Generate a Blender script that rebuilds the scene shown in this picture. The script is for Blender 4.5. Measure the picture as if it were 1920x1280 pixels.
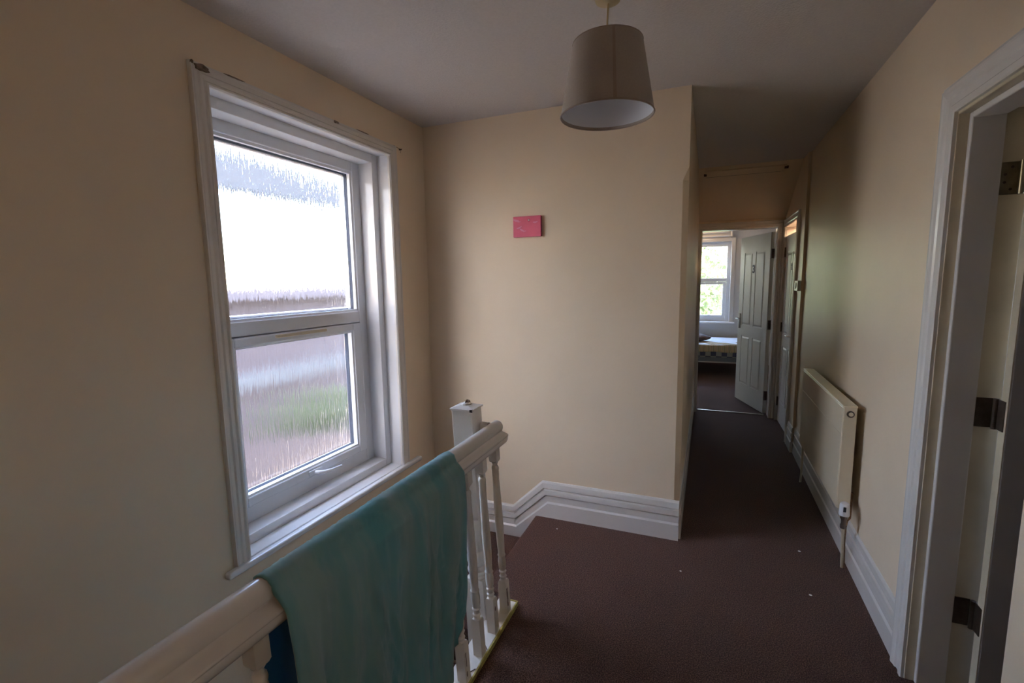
import bpy, bmesh, math, random
from mathutils import Vector, Matrix, noise
for o in list(bpy.data.objects): bpy.data.objects.remove(o)
S = bpy.context.scene
COL = S.collection
R = math.radians

# ------------------------------------------------------------------ camera
cam_d = bpy.data.cameras.new('camera'); cam = bpy.data.objects.new('camera', cam_d); COL.objects.link(cam)
cam_d.sensor_width = 36; cam_d.lens = 891.2 / 1920 * 36; cam_d.clip_start = 0.02; cam_d.clip_end = 300
yaw, pitch, roll = -.390065, -.12548, -.015355
fw = Vector((math.sin(yaw)*math.cos(pitch), math.cos(yaw)*math.cos(pitch), math.sin(pitch)))
r0 = Vector((math.cos(yaw), -math.sin(yaw), 0)); u0 = r0.cross(fw)
rt = r0*math.cos(roll) + u0*math.sin(roll); up = -r0*math.sin(roll) + u0*math.cos(roll)
M = Matrix((( rt.x, up.x, -fw.x, 0), (rt.y, up.y, -fw.y, 0), (rt.z, up.z, -fw.z, 1.5), (0, 0, 0, 1)))
cam.matrix_world = M
S.camera = cam

# ------------------------------------------------------------------ world, sun, exposure
W = bpy.data.worlds.new('sky'); S.world = W; W.use_nodes = True
wn = W.node_tree.nodes; wl = W.node_tree.links
bg = wn['Background']
sky = wn.new('ShaderNodeTexSky'); sky.sky_type = 'NISHITA'; sky.sun_disc = False
sky.sun_elevation = R(42); sky.sun_rotation = R(200); sky.dust_density = 1.2; sky.air_density = 1.0
tint = wn.new('ShaderNodeMix'); tint.data_type = 'RGBA'; tint.blend_type = 'MULTIPLY'; tint.inputs[0].default_value = 1
tint.inputs[7].default_value = (1.07, .99, .93, 1)
wl.new(sky.outputs[0], tint.inputs[6]); wl.new(tint.outputs[2], bg.inputs[0]); bg.inputs[1].default_value = 5.2
sun_d = bpy.data.lights.new('sun', 'SUN'); sun_d.energy = 22; sun_d.angle = R(.6); sun_d.color = (1, .93, .82)
sun = bpy.data.objects.new('sun', sun_d); COL.objects.link(sun)
sd = Vector((-.07, .80, -.60)).normalized()          # light travels away from our house
sun.rotation_euler = sd.to_track_quat('-Z', 'Y').to_euler(); sun.location = (1, -12, 12)
S.view_settings.view_transform = 'Standard'; S.view_settings.look = 'None'
S.view_settings.gamma = 1; S.view_settings.use_curve_mapping = False
S.view_settings.exposure = 0.36

# ------------------------------------------------------------------ materials
def mat(name, col, rough=.6, metal=0, bump=0, bscale=100, var=0, vscale=3, spec=.5, sheen=0, col2=None, bdist=.002):
    m = bpy.data.materials.new(name); m.use_nodes = True
    n = m.node_tree.nodes; l = m.node_tree.links; b = n['Principled BSDF']
    b.inputs['Base Color'].default_value = (*col, 1); b.inputs['Roughness'].default_value = rough
    b.inputs['Metallic'].default_value = metal; b.inputs['Specular IOR Level'].default_value = spec
    if sheen: b.inputs['Sheen Weight'].default_value = sheen
    tc = n.new('ShaderNodeTexCoord')
    if bump:
        t = n.new('ShaderNodeTexNoise'); t.inputs['Scale'].default_value = bscale; t.inputs['Detail'].default_value = 4
        bp = n.new('ShaderNodeBump'); bp.inputs['Strength'].default_value = bump; bp.inputs['Distance'].default_value = bdist
        l.new(tc.outputs['Object'], t.inputs['Vector']); l.new(t.outputs['Fac'], bp.inputs['Height']); l.new(bp.outputs[0], b.inputs['Normal'])
    if var or col2:
        t = n.new('ShaderNodeTexNoise'); t.inputs['Scale'].default_value = vscale; t.inputs['Detail'].default_value = 5
        r = n.new('ShaderNodeValToRGB'); c2 = col2 or tuple(c*(1-var) for c in col)
        r.color_ramp.elements[0].position = .35; r.color_ramp.elements[1].position = .65
        r.color_ramp.elements[0].color = (*c2, 1); r.color_ramp.elements[1].color = (*col, 1)
        l.new(tc.outputs['Object'], t.inputs['Vector']); l.new(t.outputs['Fac'], r.inputs[0]); l.new(r.outputs[0], b.inputs['Base Color'])
    return m

CREAM = mat('cream_wall_paint', (.845, .695, .52), .42, bump=.12, bscale=60, var=.05, vscale=2.2, spec=.35)
CEIL = mat('textured_ceiling_paint', (.67, .615, .58), .8, bump=.55, bscale=110, var=.05, vscale=90, bdist=.004)
WHITE = mat('white_gloss_paint', (.80, .76, .72), .22, bump=.05, bscale=30, var=.03, vscale=5)
CHIP = mat('chipped_white_paint', (.80, .74, .66), .32, bump=.08, bscale=40, var=.05, vscale=9)
SILLM = mat('smooth_white_gloss', (.82, .82, .84), .16, spec=.7)
UPVC = mat('white_plastic_frame', (.80, .82, .86), .25)
DOORP = mat('shaded_white_door_paint', (.58, .555, .50), .35, bump=.06, bscale=50)  # white door darkened in colour for the shade on its backlit face
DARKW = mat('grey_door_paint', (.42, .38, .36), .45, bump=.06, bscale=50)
CREAMW = mat('old_cream_gloss', (.66, .56, .40), .35, var=.15, vscale=7)
NUM = mat('dark_number', (.025, .02, .02), .6)
DARK = mat('dark_gap', (.02, .018, .016), .8)
RUBBER = mat('grey_rubber_gasket', (.05, .06, .085), .9, spec=.1)
WORN = mat('worn_paint_wood', (.30, .22, .17), .8, var=.6, vscale=70, bump=.5, bscale=200)
BRONZE = mat('tarnished_steel', (.16, .12, .10), .42, .8, var=.4, vscale=25)
BRASS = mat('dull_hinge_metal', (.40, .34, .24), .38, .9, var=.3, vscale=30)
CHROME = mat('chrome', (.75, .75, .75), .2, 1)
COPPER = mat('stained_copper', (.32, .17, .08), .45, .6, var=.5, vscale=60)
RADM = mat('cream_radiator_enamel', (.74, .64, .47), .28, var=.03, vscale=4)
TRV = mat('white_valve_plastic', (.85, .85, .90), .4)
WOODB = mat('bare_brown_wood', (.13, .08, .05), .8, var=.5, vscale=60, bump=.5, bscale=200)
TAPE = mat('yellowed_varnish', (.42, .34, .08), .45, var=.3, vscale=40)
SHADE = mat('beige_linen_shade', (.37, .305, .26), .85, bump=.35, bscale=500, var=.08, vscale=220, sheen=.2)
SHADEI = mat('white_shade_lining', (.80, .80, .84), .6)
SHADET = mat('brown_shade_seam', (.30, .23, .19), .85)
ROSE = mat('yellowed_plastic', (.55, .43, .24), .5)
PINK = mat('pink_canvas', (.66, .115, .19), .7, var=.12, vscale=14)
PINKD = mat('dark_pink_shade_and_dot', (.42, .05, .10), .7)  # canvas side with its shade put into the colour; also the pin dot
LILAC = mat('pale_pink_paint_stroke', (.70, .26, .40), .7)
LINT = mat('white_lint', (.8, .78, .74), .8)
MATT = mat('white_blue_sheet', (.72, .76, .82), .8, bump=.2, bscale=12)
CHECKB = None
BRICK = mat('dark_brown_brick', (.07, .048, .050), .9, var=.4, vscale=6)  # dark brown brick, tone varies at random
FENCE = mat('pale_grey_render', (.07, .07, .075), .9)
LEAF = mat('leaf_green', (.032, .052, .02), .6, var=.5, vscale=3)
LEAFL = mat('pale_sunlit_leaf', (.27, .32, .17), .6, var=.5, vscale=1.5)
def translucent(m, col):
    n = m.node_tree.nodes; l = m.node_tree.links; out = n['Material Output']; b = n['Principled BSDF']
    t = n.new('ShaderNodeBsdfTranslucent'); t.inputs[0].default_value = (*col, 1)
    mx = n.new('ShaderNodeMixShader'); mx.inputs[0].default_value = .5
    l.new(b.outputs[0], mx.inputs[1]); l.new(t.outputs[0], mx.inputs[2]); l.new(mx.outputs[0], out.inputs[0])
translucent(LEAFL, (.34, .40, .20)); translucent(LEAF, (.035, .06, .022))
GRASS = mat('garden_soil', (.12, .09, .07), .95, var=.4, vscale=2)
OUTW = mat('outer_render', (.7, .68, .64), .9)

# carpet: fine speckled brown pile
def carpet(name, c1, c2, c3):
    m = mat(name, c1, .95, bump=1.0, bscale=330, bdist=.006, sheen=.08, spec=.1)
    n = m.node_tree.nodes; l = m.node_tree.links; b = n['Principled BSDF']; tc = n.new('ShaderNodeTexCoord')
    a = n.new('ShaderNodeTexNoise'); a.inputs['Scale'].default_value = 210; a.inputs['Detail'].default_value = 3
    r = n.new('ShaderNodeValToRGB'); r.color_ramp.elements[0].position = .36; r.color_ramp.elements[1].position = .66
    r.color_ramp.elements[0].color = (*c2, 1); r.color_ramp.elements[1].color = (*c3, 1)
    e = r.color_ramp.elements.new(.5); e.color = (*c1, 1)
    w = n.new('ShaderNodeTexNoise'); w.inputs['Scale'].default_value = 2.6; w.inputs['Detail'].default_value = 4
    mx = n.new('ShaderNodeMix'); mx.data_type = 'RGBA'; mx.blend_type = 'MULTIPLY'; mx.inputs[0].default_value = .35
    l.new(tc.outputs['Object'], a.inputs['Vector']); l.new(tc.outputs['Object'], w.inputs['Vector'])
    l.new(a.outputs['Fac'], r.inputs[0]); l.new(r.outputs[0], mx.inputs[6]); l.new(w.outputs['Fac'], mx.inputs[7]); l.new(mx.outputs[2], b.inputs['Base Color'])
    return m
CARPET = carpet('brown_carpet', (.100, .043, .029), (.042, .018, .012), (.215, .110, .076))

# obscured (rain-streak) glass
def obscure_glass():
    m = bpy.data.materials.new('obscure_streaked_glass'); m.use_nodes = True
    n = m.node_tree.nodes; l = m.node_tree.links; b = n['Principled BSDF']
    b.inputs['Base Color'].default_value = (.97, .97, .98, 1); b.inputs['Transmission Weight'].default_value = 1
    b.inputs['Roughness'].default_value = .04; b.inputs['IOR'].default_value = 1.45
    tc = n.new('ShaderNodeTexCoord'); mp = n.new('ShaderNodeMapping'); mp.inputs['Scale'].default_value = (1, 1, .07)
    t = n.new('ShaderNodeTexNoise'); t.inputs['Scale'].default_value = 110; t.inputs['Detail'].default_value = 2.5
    bp = n.new('ShaderNodeBump'); bp.inputs['Strength'].default_value = .5; bp.inputs['Distance'].default_value = .004
    l.new(tc.outputs['Object'], mp.inputs[0]); l.new(mp.outputs[0], t.inputs['Vector'])
    l.new(t.outputs['Fac'], bp.inputs['Height']); l.new(bp.outputs[0], b.inputs['Normal'])
    tr = n.new('ShaderNodeBsdfTranslucent'); tr.inputs[0].default_value = (.93, .95, 1, 1)
    mx = n.new('ShaderNodeMixShader'); mx.inputs[0].default_value = .004
    l.new(b.outputs[0], mx.inputs[1]); l.new(tr.outputs[0], mx.inputs[2]); l.new(mx.outputs[0], n['Material Output'].inputs[0])
    return m
OBSC = obscure_glass()
def clear_glass():
    m = bpy.data.materials.new('clear_window_glass'); m.use_nodes = True
    n = m.node_tree.nodes; l = m.node_tree.links; out = n['Material Output']; n.remove(n['Principled BSDF'])
    t = n.new('ShaderNodeBsdfTransparent'); g = n.new('ShaderNodeBsdfGlossy'); g.inputs['Roughness'].default_value = .02
    mx = n.new('ShaderNodeMixShader'); mx.inputs[0].default_value = .06
    l.new(t.outputs[0], mx.inputs[1]); l.new(g.outputs[0], mx.inputs[2]); l.new(mx.outputs[0], out.inputs[0])
    return m
CLEAR = clear_glass()

def stripes(name, cols, scale, axis='X', rot=0):
    m = mat(name, cols[0], .85, bump=.3, bscale=200)
    n = m.node_tree.nodes; l = m.node_tree.links; b = n['Principled BSDF']; tc = n.new('ShaderNodeTexCoord')
    mp = n.new('ShaderNodeMapping'); mp.inputs['Rotation'].default_value = (0, 0, rot)
    w = n.new('ShaderNodeTexWave'); w.inputs['Scale'].default_value = scale; w.inputs['Distortion'].default_value = 2.5; w.inputs['Detail'].default_value = 1; w.inputs['Detail Scale'].default_value = 1
    r = n.new('ShaderNodeValToRGB'); r.color_ramp.interpolation = 'CONSTANT'
    for i, c in enumerate(cols):
        e = r.color_ramp.elements[i] if i < 2 else r.color_ramp.elements.new(i/len(cols))
        e.position = i/len(cols); e.color = (*c, 1)
    l.new(tc.outputs['Object'], mp.inputs[0]); l.new(mp.outputs[0], w.inputs['Vector']); l.new(w.outputs['Fac'], r.inputs[0]); l.new(r.outputs[0], b.inputs['Base Color'])
    return m
QUILT = stripes('striped_tan_blanket', [(.50, .36, .20), (.26, .14, .11), (.62, .52, .34), (.34, .27, .14)], 5, rot=.5)
def checker():
    m = mat('checked_mattress_ticking', (.1, .1, .14), .85)
    n = m.node_tree.nodes; l = m.node_tree.links; b = n['Principled BSDF']; tc = n.new('ShaderNodeTexCoord')
    mp = n.new('ShaderNodeMapping'); mp.inputs['Scale'].default_value = (13, 13, 13)
    c = n.new('ShaderNodeTexChecker'); c.inputs['Scale'].default_value = 1
    c.inputs['Color1'].default_value = (.05, .05, .09, 1); c.inputs['Color2'].default_value = (.26, .25, .22, 1)
    l.new(tc.outputs['Object'], mp.inputs[0]); l.new(mp.outputs[0], c.inputs['Vector']); l.new(c.outputs[0], b.inputs['Base Color'])
    return m
CHECKB = checker()

# towel: teal outer face with faded patches, blue inner face
def towel_mat(name, c1, c2):
    m = mat(name, c1, .9, bump=.6, bscale=900, sheen=.4, spec=.15, bdist=.0015)
    n = m.node_tree.nodes; l = m.node_tree.links; b = n['Principled BSDF']; tc = n.new('ShaderNodeTexCoord')
    mp = n.new('ShaderNodeMapping'); mp.inputs['Scale'].default_value = (1, 3.2, .55)
    t = n.new('ShaderNodeTexNoise'); t.inputs['Scale'].default_value = 2.4; t.inputs['Detail'].default_value = 5; t.inputs['Roughness'].default_value = .6
    r = n.new('ShaderNodeValToRGB'); r.color_ramp.elements[0].position = .38; r.color_ramp.elements[1].position = .64
    r.color_ramp.elements[0].color = (*c1, 1); r.color_ramp.elements[1].color = (*c2, 1)
    l.new(tc.outputs['Object'], mp.inputs[0]); l.new(mp.outputs[0], t.inputs['Vector']); l.new(t.outputs['Fac'], r.inputs[0]); l.new(r.outputs[0], b.inputs['Base Color'])
    return m
TEAL = towel_mat('teal_faded_cotton', (.10, .345, .40), (.25, .40, .41))
BLUE = towel_mat('blue_cotton_inner_face', (.005, .13, .33), (.008, .16, .40))

# ------------------------------------------------------------------ mesh helpers
def box(bm, x0, x1, y0, y1, z0, z1, mi=0):
    v = [bm.verts.new((x, y, z)) for z in (z0, z1) for y in (y0, y1) for x in (x0, x1)]
    for f in ((0, 2, 3, 1), (4, 5, 7, 6), (0, 1, 5, 4), (2, 6, 7, 3), (0, 4, 6, 2), (1, 3, 7, 5)):
        bm.faces.new([v[i] for i in f]).material_index = mi
    return v
def boxes(lst):
    bm = bmesh.new()
    for b in lst: box(bm, *b)
    return bm
def xform(bm, m): bmesh.ops.transform(bm, matrix=m, verts=bm.verts); return bm
def lathe(prof, seg=24, cap=True, bm=None, off=(0, 0, 0)):
    bm = bm or bmesh.new(); rings = []
    for z, r in prof:
        rings.append([bm.verts.new((off[0]+r*math.cos(2*math.pi*i/seg), off[1]+r*math.sin(2*math.pi*i/seg), off[2]+z)) for i in range(seg)])
    for a, b in zip(rings, rings[1:]):
        for i in range(seg): bm.faces.new((a[i], a[(i+1) % seg], b[(i+1) % seg], b[i]))
    if cap:
        bm.faces.new(rings[0][::-1]); bm.faces.new(rings[-1])
    return bm
def prism(pts, d0, d1, frame):
    """closed 2D profile pts (a,b) swept from d0 to d1; frame(a,b,d)->xyz"""
    bm = bmesh.new()
    A = [bm.verts.new(frame(a, b, d0)) for a, b in pts]; B = [bm.verts.new(frame(a, b, d1)) for a, b in pts]
    n = len(pts)
    for i in range(n): bm.faces.new((A[i], A[(i+1) % n], B[(i+1) % n], B[i]))
    bm.faces.new(A[::-1]); bm.faces.new(B)
    return bm
def sweep(prof, path, frames):
    """profile points carried along path; frames[i](a,b)->xyz"""
    bm = bmesh.new(); n = len(prof)
    rings = [[bm.verts.new(fr(a, b)) for a, b in prof] for fr in frames]
    for P, Q in zip(rings, rings[1:]):
        for i in range(n): bm.faces.new((P[i], P[(i+1) % n], Q[(i+1) % n], Q[i]))
    bm.faces.new(rings[0][::-1]); bm.faces.new(rings[-1])
    return bm
def tube(pts, r, seg=10):
    bm = bmesh.new(); rings = []
    pts = [Vector(p) for p in pts]
    for i, p in enumerate(pts):
        t = (pts[min(i+1, len(pts)-1)] - pts[max(i-1, 0)]).normalized()
        a = t.cross(Vector((0, 0, 1)) if abs(t.z) < .9 else Vector((1, 0, 0))).normalized(); b = t.cross(a)
        rr = r[i] if isinstance(r, (list, tuple)) else r
        rings.append([bm.verts.new(p + (a*math.cos(2*math.pi*k/seg) + b*math.sin(2*math.pi*k/seg))*rr) for k in range(seg)])
    for A, B in zip(rings, rings[1:]):
        for k in range(seg): bm.faces.new((A[k], A[(k+1) % seg], B[(k+1) % seg], B[k]))
    bm.faces.new(rings[0][::-1]); bm.faces.new(rings[-1])
    return bm
def join(*bms):
    r = bms[0]
    for b in bms[1:]:
        me = bpy.data.meshes.new('tmp'); b.to_mesh(me); r.from_mesh(me); bpy.data.meshes.remove(me); b.free()
    return r
def obj(name, bm, m, parent=None, bevel=0, smooth=False, label=None, seg=2):
    bmesh.ops.recalc_face_normals(bm, faces=bm.faces)
    me = bpy.data.meshes.new(name); bm.to_mesh(me); bm.free()
    o = bpy.data.objects.new(name, me); COL.objects.link(o)
    for mm in (m if isinstance(m, (list, tuple)) else [m]): me.materials.append(mm)
    if parent: o.parent = parent
    if bevel:
        b = o.modifiers.new('bevel', 'BEVEL'); b.width = bevel; b.segments = seg; b.limit_method = 'ANGLE'; b.angle_limit = R(40)
    if smooth:
        for p in me.polygons: p.use_smooth = True
        try: me.set_sharp_from_angle(angle=R(40))
        except Exception: pass
    if label: o['label'] = label
    return o
def thing(name, label, cat, loc=(0, 0, 0), group=None):
    o = bpy.data.objects.new(name, None); COL.objects.link(o); o.empty_display_size = .1
    o['label'] = label; o['category'] = cat
    if group: o['group'] = group
    return o
def tag(o, label, cat, group=None):
    o['label'] = label; o['category'] = cat
    if group: o['group'] = group
    return o
def struct(o, label=None, cat=None):
    o['kind'] = 'structure'
    if label: o['label'] = label
    if cat: o['category'] = cat
    return o
def sroot(name, label, cat):
    o = thing(name, label, cat); o['kind'] = 'structure'; return o

# ------------------------------------------------------------------ key dimensions
XL, XR, YP, XP, YF, ZC = -1.739, .736, 2.762, -.11, 5.656, 2.492
YB = -1.9           # wall behind the camera
ZB = -2.65          # bottom of the stairwell
T = .02
NICHE = .655        # face of the wall block on the near right

# ------------------------------------------------------------------ shell
# floor: landing, corridor, bedroom
fb = prism([(-.862, YB), (2.6, YB), (2.6, 9.25), (-2.6, 9.25), (-2.6, YF+.12), (XP-.02, YF+.12), (XP-.02, YP+.02), (-.982, YP+.02), (-.982, 1.86), (-.862, 1.86)], -.25, 0, lambda a, b, d: (a, b, d))
struct(obj('floor', fb, CARPET, bevel=.012), 'brown speckled fitted carpet over landing, corridor and bedroom', 'floor')
# left wall with window hole
WY0, WY1, WZ0, WZ1 = 1.27, 2.402, .34, 2.245
XO = -2.07
struct(obj('wall_left', boxes([(XO, XL, YB-.1, WY0, ZB, ZC+.1), (XO, XL, WY1, YP+.1, ZB, ZC+.1),
     (XO, XL, WY0, WY1, ZB, WZ0), (XO, XL, WY0, WY1, WZ1, ZC+.1)]), CREAM), 'cream wall on the left around the obscured window', 'wall')
# partition block with stopped chamfer on its corridor corner
def partition():
    bm = bmesh.new()
    c = .030
    def ring(z, c):
        return [bm.verts.new(p) for p in ((XL-.001, YP, z), (XP-c, YP, z), (XP, YP+c, z), (XP, YF+.0, z), (XP-.13, YF, z), (XP-.13, YP+.13, z), (XL-.001, YP+.13, z))]
    zs = [(ZB, .0005), (.20, .0005), (.235, c), (2.02, c), (2.085, .0005), (ZC+.08, .0005)]
    rs = [ring(*q) for q in zs]
    for A, B in zip(rs, rs[1:]):
        for i in range(7): bm.faces.new((A[i], A[(i+1) % 7], B[(i+1) % 7], B[i]))
    bm.faces.new(rs[0][::-1]); bm.faces.new(rs[-1])
    return bm
struct(obj('wall_partition', partition(), CREAM), 'cream end wall beside the stairs, with the pink canvas on it', 'wall')
# right wall: near block, above door, then long wall with side door opening
D1Y0, D1Y1, D1Z = 1.345, 2.065, 2.035
D2Y0, D2Y1, D2Z = 4.86, 5.60, 2.02
WT = .14
rw = boxes([(XR, XR+WT, D1Y1, 4.57, 0, ZC+.08), (XR, XR+WT, D1Y0, D1Y1, D1Z, ZC+.08),
            (XR, XR+WT, YB, D1Y0, 0, ZC+.08)])
struct(obj('wall_right', rw, CREAM), 'long cream corridor wall on the right behind the radiator', 'wall')
struct(obj('wall_side', boxes([(XR-T, XR+WT, 4.57, D2Y0, 0, ZC+.08), (XR-T, XR+WT, D2Y0, D2Y1, D2Z, ZC+.08), (XR-T, XR+WT, D2Y1, YF, 0, ZC+.08)]), CREAM), 'cream wall around the side door, standing slightly proud', 'wall')
struct(obj('wall_near', boxes([(NICHE, XR, YB, D1Y0-.01, 0, ZC)]), CREAM), 'cream wall corner at the right edge before the near door', 'wall')
struct(obj('wall_back', boxes([(XL-.3, 2.7, YB-.12, YB, ZB, ZC+.1)]), CREAM), 'cream wall behind the camera', 'wall')
# far wall with bedroom doorway
DX0, DX1, DZ = -.095, .665, 2.03
struct(obj('wall_far', boxes([(-2.6, DX0, YF, YF+.12, 0, 2.7), (DX1, 2.6, YF, YF+.12, 0, 2.7), (DX0, DX1, YF, YF+.12, DZ, 2.7)]), CREAM), 'cream wall around the open bedroom doorway', 'wall')
# ceilings
struct(obj('ceiling', boxes([(XL-.3, XR+.02, YB-.1, YP+.01, ZC, ZC+.12), (XP-.05, XR+.02, YP+.01, 4.80, ZC, ZC+.12)]), CEIL), 'white textured ceiling over landing and corridor', 'ceiling')
def coom():
    bm = bmesh.new()
    pr_ = [(4.80, ZC), (4.80, ZC+.12), (YF+.02, ZC+.12), (YF+.02, 2.10), (YF, 2.105)]
    A = [bm.verts.new((XP-.02, y, z)) for y, z in pr_]; B = [bm.verts.new((XR+.02, y, z)) for y, z in pr_]
    n = len(pr_)
    for i in range(n): bm.faces.new((A[i], A[(i+1) % n], B[(i+1) % n], B[i]))
    bm.faces.new(A[::-1]); bm.faces.new(B); return bm
struct(obj('ceiling_slope', coom(), CREAM), 'cream sloping ceiling above the bedroom doorway', 'ceiling')
# hatch batten on the sloping ceiling
sl = math.atan2(2.105-ZC, YF-4.80)
bm = boxes([(-.055, .60, .055, .137, -.009, .001)])
xform(bm, Matrix.Translation((0, 4.80, ZC)) @ Matrix.Rotation(sl, 4, 'X'))
o = struct(obj('trim_1', bm, CREAM, bevel=.002), 'cream batten fixed across the top of the sloping ceiling', 'trim')
for (x, yy, w) in ((-.055, .10, .012), (.60, .085, .016)):
    b2 = boxes([(x-w, x+w, yy-.016, yy+.016, -.012, -.004)]); xform(b2, Matrix.Translation((0, 4.80, ZC)) @ Matrix.Rotation(sl, 4, 'X'))
    obj('bracket', b2, WOODB, o, bevel=.003, label='dark brown end bracket')
b2 = boxes([(-.05, .585, .137, .143, -.006, .001)]); xform(b2, Matrix.Translation((0, 4.80, ZC)) @ Matrix.Rotation(sl, 4, 'X'))
obj('shadow_gap', b2, WOODB, o, label='thin dark joint below the batten')
# bedroom shell
BW = 9.15
BX0, BX1, BZ0, BZ1 = -1.55, .36, .74, 2.13     # window opening
struct(obj('wall_bedroom', boxes([(-2.7, BX0, BW, BW+.25, 0, 2.7), (BX1, 2.7, BW, BW+.25, 0, 2.7), (BX0, BX1, BW, BW+.25, 0, BZ0), (BX0, BX1, BW, BW+.25, BZ1, 2.7),
     (-2.7, -2.6, YF, BW, 0, 2.7), (1.5, 1.6, YF+.12, BW, 0, 2.7)]), mat('pale_bedroom_paint', (.66, .62, .58), .6, bump=.1, bscale=60)), 'pale bedroom walls around the far window', 'wall')
struct(obj('ceiling_bedroom', boxes([(-2.7, 2.7, YF, BW+.25, 2.62, 2.75)]), CEIL), 'white bedroom ceiling', 'ceiling')
# stairwell lining: apron below the landing edge, bottom floor
struct(obj('wall_stairwell', boxes([(-.86, -.80, YB, 1.86, ZB, -.25), (-.862, -.80, 1.80, 1.86, ZB, -.25), (-.982, -.92, 1.86, YP, ZB, -.25)]), CREAM), 'wall of the stairwell below the landing', 'wall')
struct(obj('floor_lower', boxes([(XL-.1, -.80, YB, YP+.1, ZB-.1, ZB)]), CARPET), 'carpet at the bottom of the stairs', 'floor')
# side room and near room boxes behind the doors
ROOM = mat('pale_blue_room_paint', (.50, .56, .68), .7)
PEACH = mat('peach_room_paint', (.80, .52, .36), .7)
struct(obj('wall_near_room', boxes([(2.6, 2.7, YB, 2.9, 0, 2.6), (2.6, 2.7, 3.7, 4.66, 0, 2.6), (2.6, 2.7, 2.9, 3.7, 0, 1.1), (2.6, 2.7, 2.9, 3.7, 2.0, 2.6), (XR+WT, 2.6, 4.56, 4.66, 0, 2.6)]), ROOM), 'pale blue walls of the room behind the near door', 'wall')
struct(obj('ceiling_near_room', boxes([(XR+.02, 2.7, YB, YF, ZC+.08, ZC+.2)]), CEIL), 'ceiling of the rooms on the right', 'ceiling')
struct(obj('wall_side_room', boxes([(1.75, 1.83, 4.66, YF, 0, 2.5)]), PEACH), 'peach wall of the room behind the side door', 'wall')

# ------------------------------------------------------------------ stairs
st = thing('staircase', 'brown carpeted stairs dropping away beside the landing under the window', 'stairs')
obj('tread', boxes([(XL+.002, -.984, 1.86, YP-.002, -.36, -.172)]), CARPET, st, bevel=.012)
for k in range(7):
    z = -.172 - .19*(k+1)
    obj('tread', boxes([(XL+.002, -.884, 1.86-.24*(k+1), 1.86-.24*k, z-.19, z)]), CARPET, st, bevel=.012)

# ------------------------------------------------------------------ baseboards
SK = [(0, 0), (.024, 0), (.025, .094), (.016, .104), (.016, .140), (.007, .143), (.008, .146), (.023, .149), (.021, .178), (.006, .182), (.007, .187), (.017, .191), (.013, .222), (.006, .232), (0, .234)]
DR = .198
def fr_y(x, z=0, mx=0):   # profile out of a wall facing -y, at position x; mx shifts with depth for mitres
    return lambda a, b: (x + mx*a, YP - a, b + z)
k = .4142
rake = [lambda a, b: (XP, YP-a, b),
        lambda a, b: (-.938 + (.234-b)*.28, YP-a, b),
        lambda a, b: (-1.143 + (.234-b)*.19, YP-a, b-DR),
        lambda a, b: (XL+.001, YP-a, b-DR)]
struct(obj('baseboard_partition', join(sweep(SK, None, rake), prism([(-.86, .03), (-.86, -.20), (-1.098, -.20)], YP-.0235, YP, lambda a, b, d: (a, d, b))), WHITE), 'white moulded skirting board stepping down to the stairs under the pink canvas', 'skirting')
struct(obj('baseboard_corridor', sweep(SK, None, [lambda a, b: (XP+a*.5, YP-.0-a*0+.002, b), lambda a, b: (XP+a*.5, YF, b)]), WHITE), 'white skirting board on the left wall of the corridor', 'skirting')
SR = [(a*.7, b*.95) for a, b in SK]
struct(obj('baseboard_right', sweep(SR, None, [lambda a, b: (XR-a, 2.145, b), lambda a, b: (XR-a, 4.58, b)]), WHITE), 'white skirting board running under the radiator', 'skirting')
struct(obj('baseboard_side', sweep(SR, None, [lambda a, b: (XR-T-a, 4.555, b), lambda a, b: (XR-T-a, 4.775, b)]), WHITE), 'short white skirting beside the side door casing', 'skirting')

# ------------------------------------------------------------------ casing helper
CASP = [(0, 0), (0, .012), (.006, .020), (.012, .020), (.018, .014), (.026, .018), (.036, .018), (.042, .013), (.058, .016), (.064, .020), (.070, .020), (.072, .012), (.072, 0)]
# CASP: a = distance from the opening outwards (0..w), b = depth off the wall
def casing(y0, y1, zt, zb, place, w=None, prof=CASP):
    """three sided casing: up one side, over, down the other. place(y,z,b)->xyz"""
    P = prof if w is None else [(a*w/.072, b) for a, b in prof]
    fr = [lambda a, b: place(y0-a, zb, b), lambda a, b: place(y0-a, zt+a, b), lambda a, b: place(y1+a, zt+a, b), lambda a, b: place(y1+a, zb, b)]
    return sweep(P, None, fr)

# ------------------------------------------------------------------ window 1 (landing)
w1 = sroot('window_1', 'white framed obscured glass window over the stairs on the left wall', 'window')
obj('casing', casing(1.300, 2.374, 2.228, .372, lambda y, z, b: (XL+b, y, z), w=.07), WHITE, w1, label='white moulded casing with worn top corners')
# liner: first reveal + stepped inner box
LX = -1.824
def frame_ring(x0, x1, oy0, oy1, oz0, oz1, iy0, iy1, iz0, iz1):
    return boxes([(x0, x1, oy0, iy0, oz0, oz1), (x0, x1, iy1, oy1, oz0, oz1), (x0, x1, iy0, iy1, oz0, iz0), (x0, x1, iy0, iy1, iz1, oz1)])
obj('liner', join(frame_ring(LX, XL-.001, WY0+.001, WY1-.001, .345, WZ1-.001, 1.285, 2.388, .372, 2.238),
                  frame_ring(-1.921, LX, WY0+.001, WY1-.001, .345, WZ1-.001, 1.333, 2.341, .415, 2.193)), SILLM, w1, bevel=.004)
# sill board
bm = boxes([(-1.735, -1.700, 1.183, 2.556, .345, .373)])
obj('sill', bm, SILLM, w1, bevel=.010, seg=3)
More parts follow.
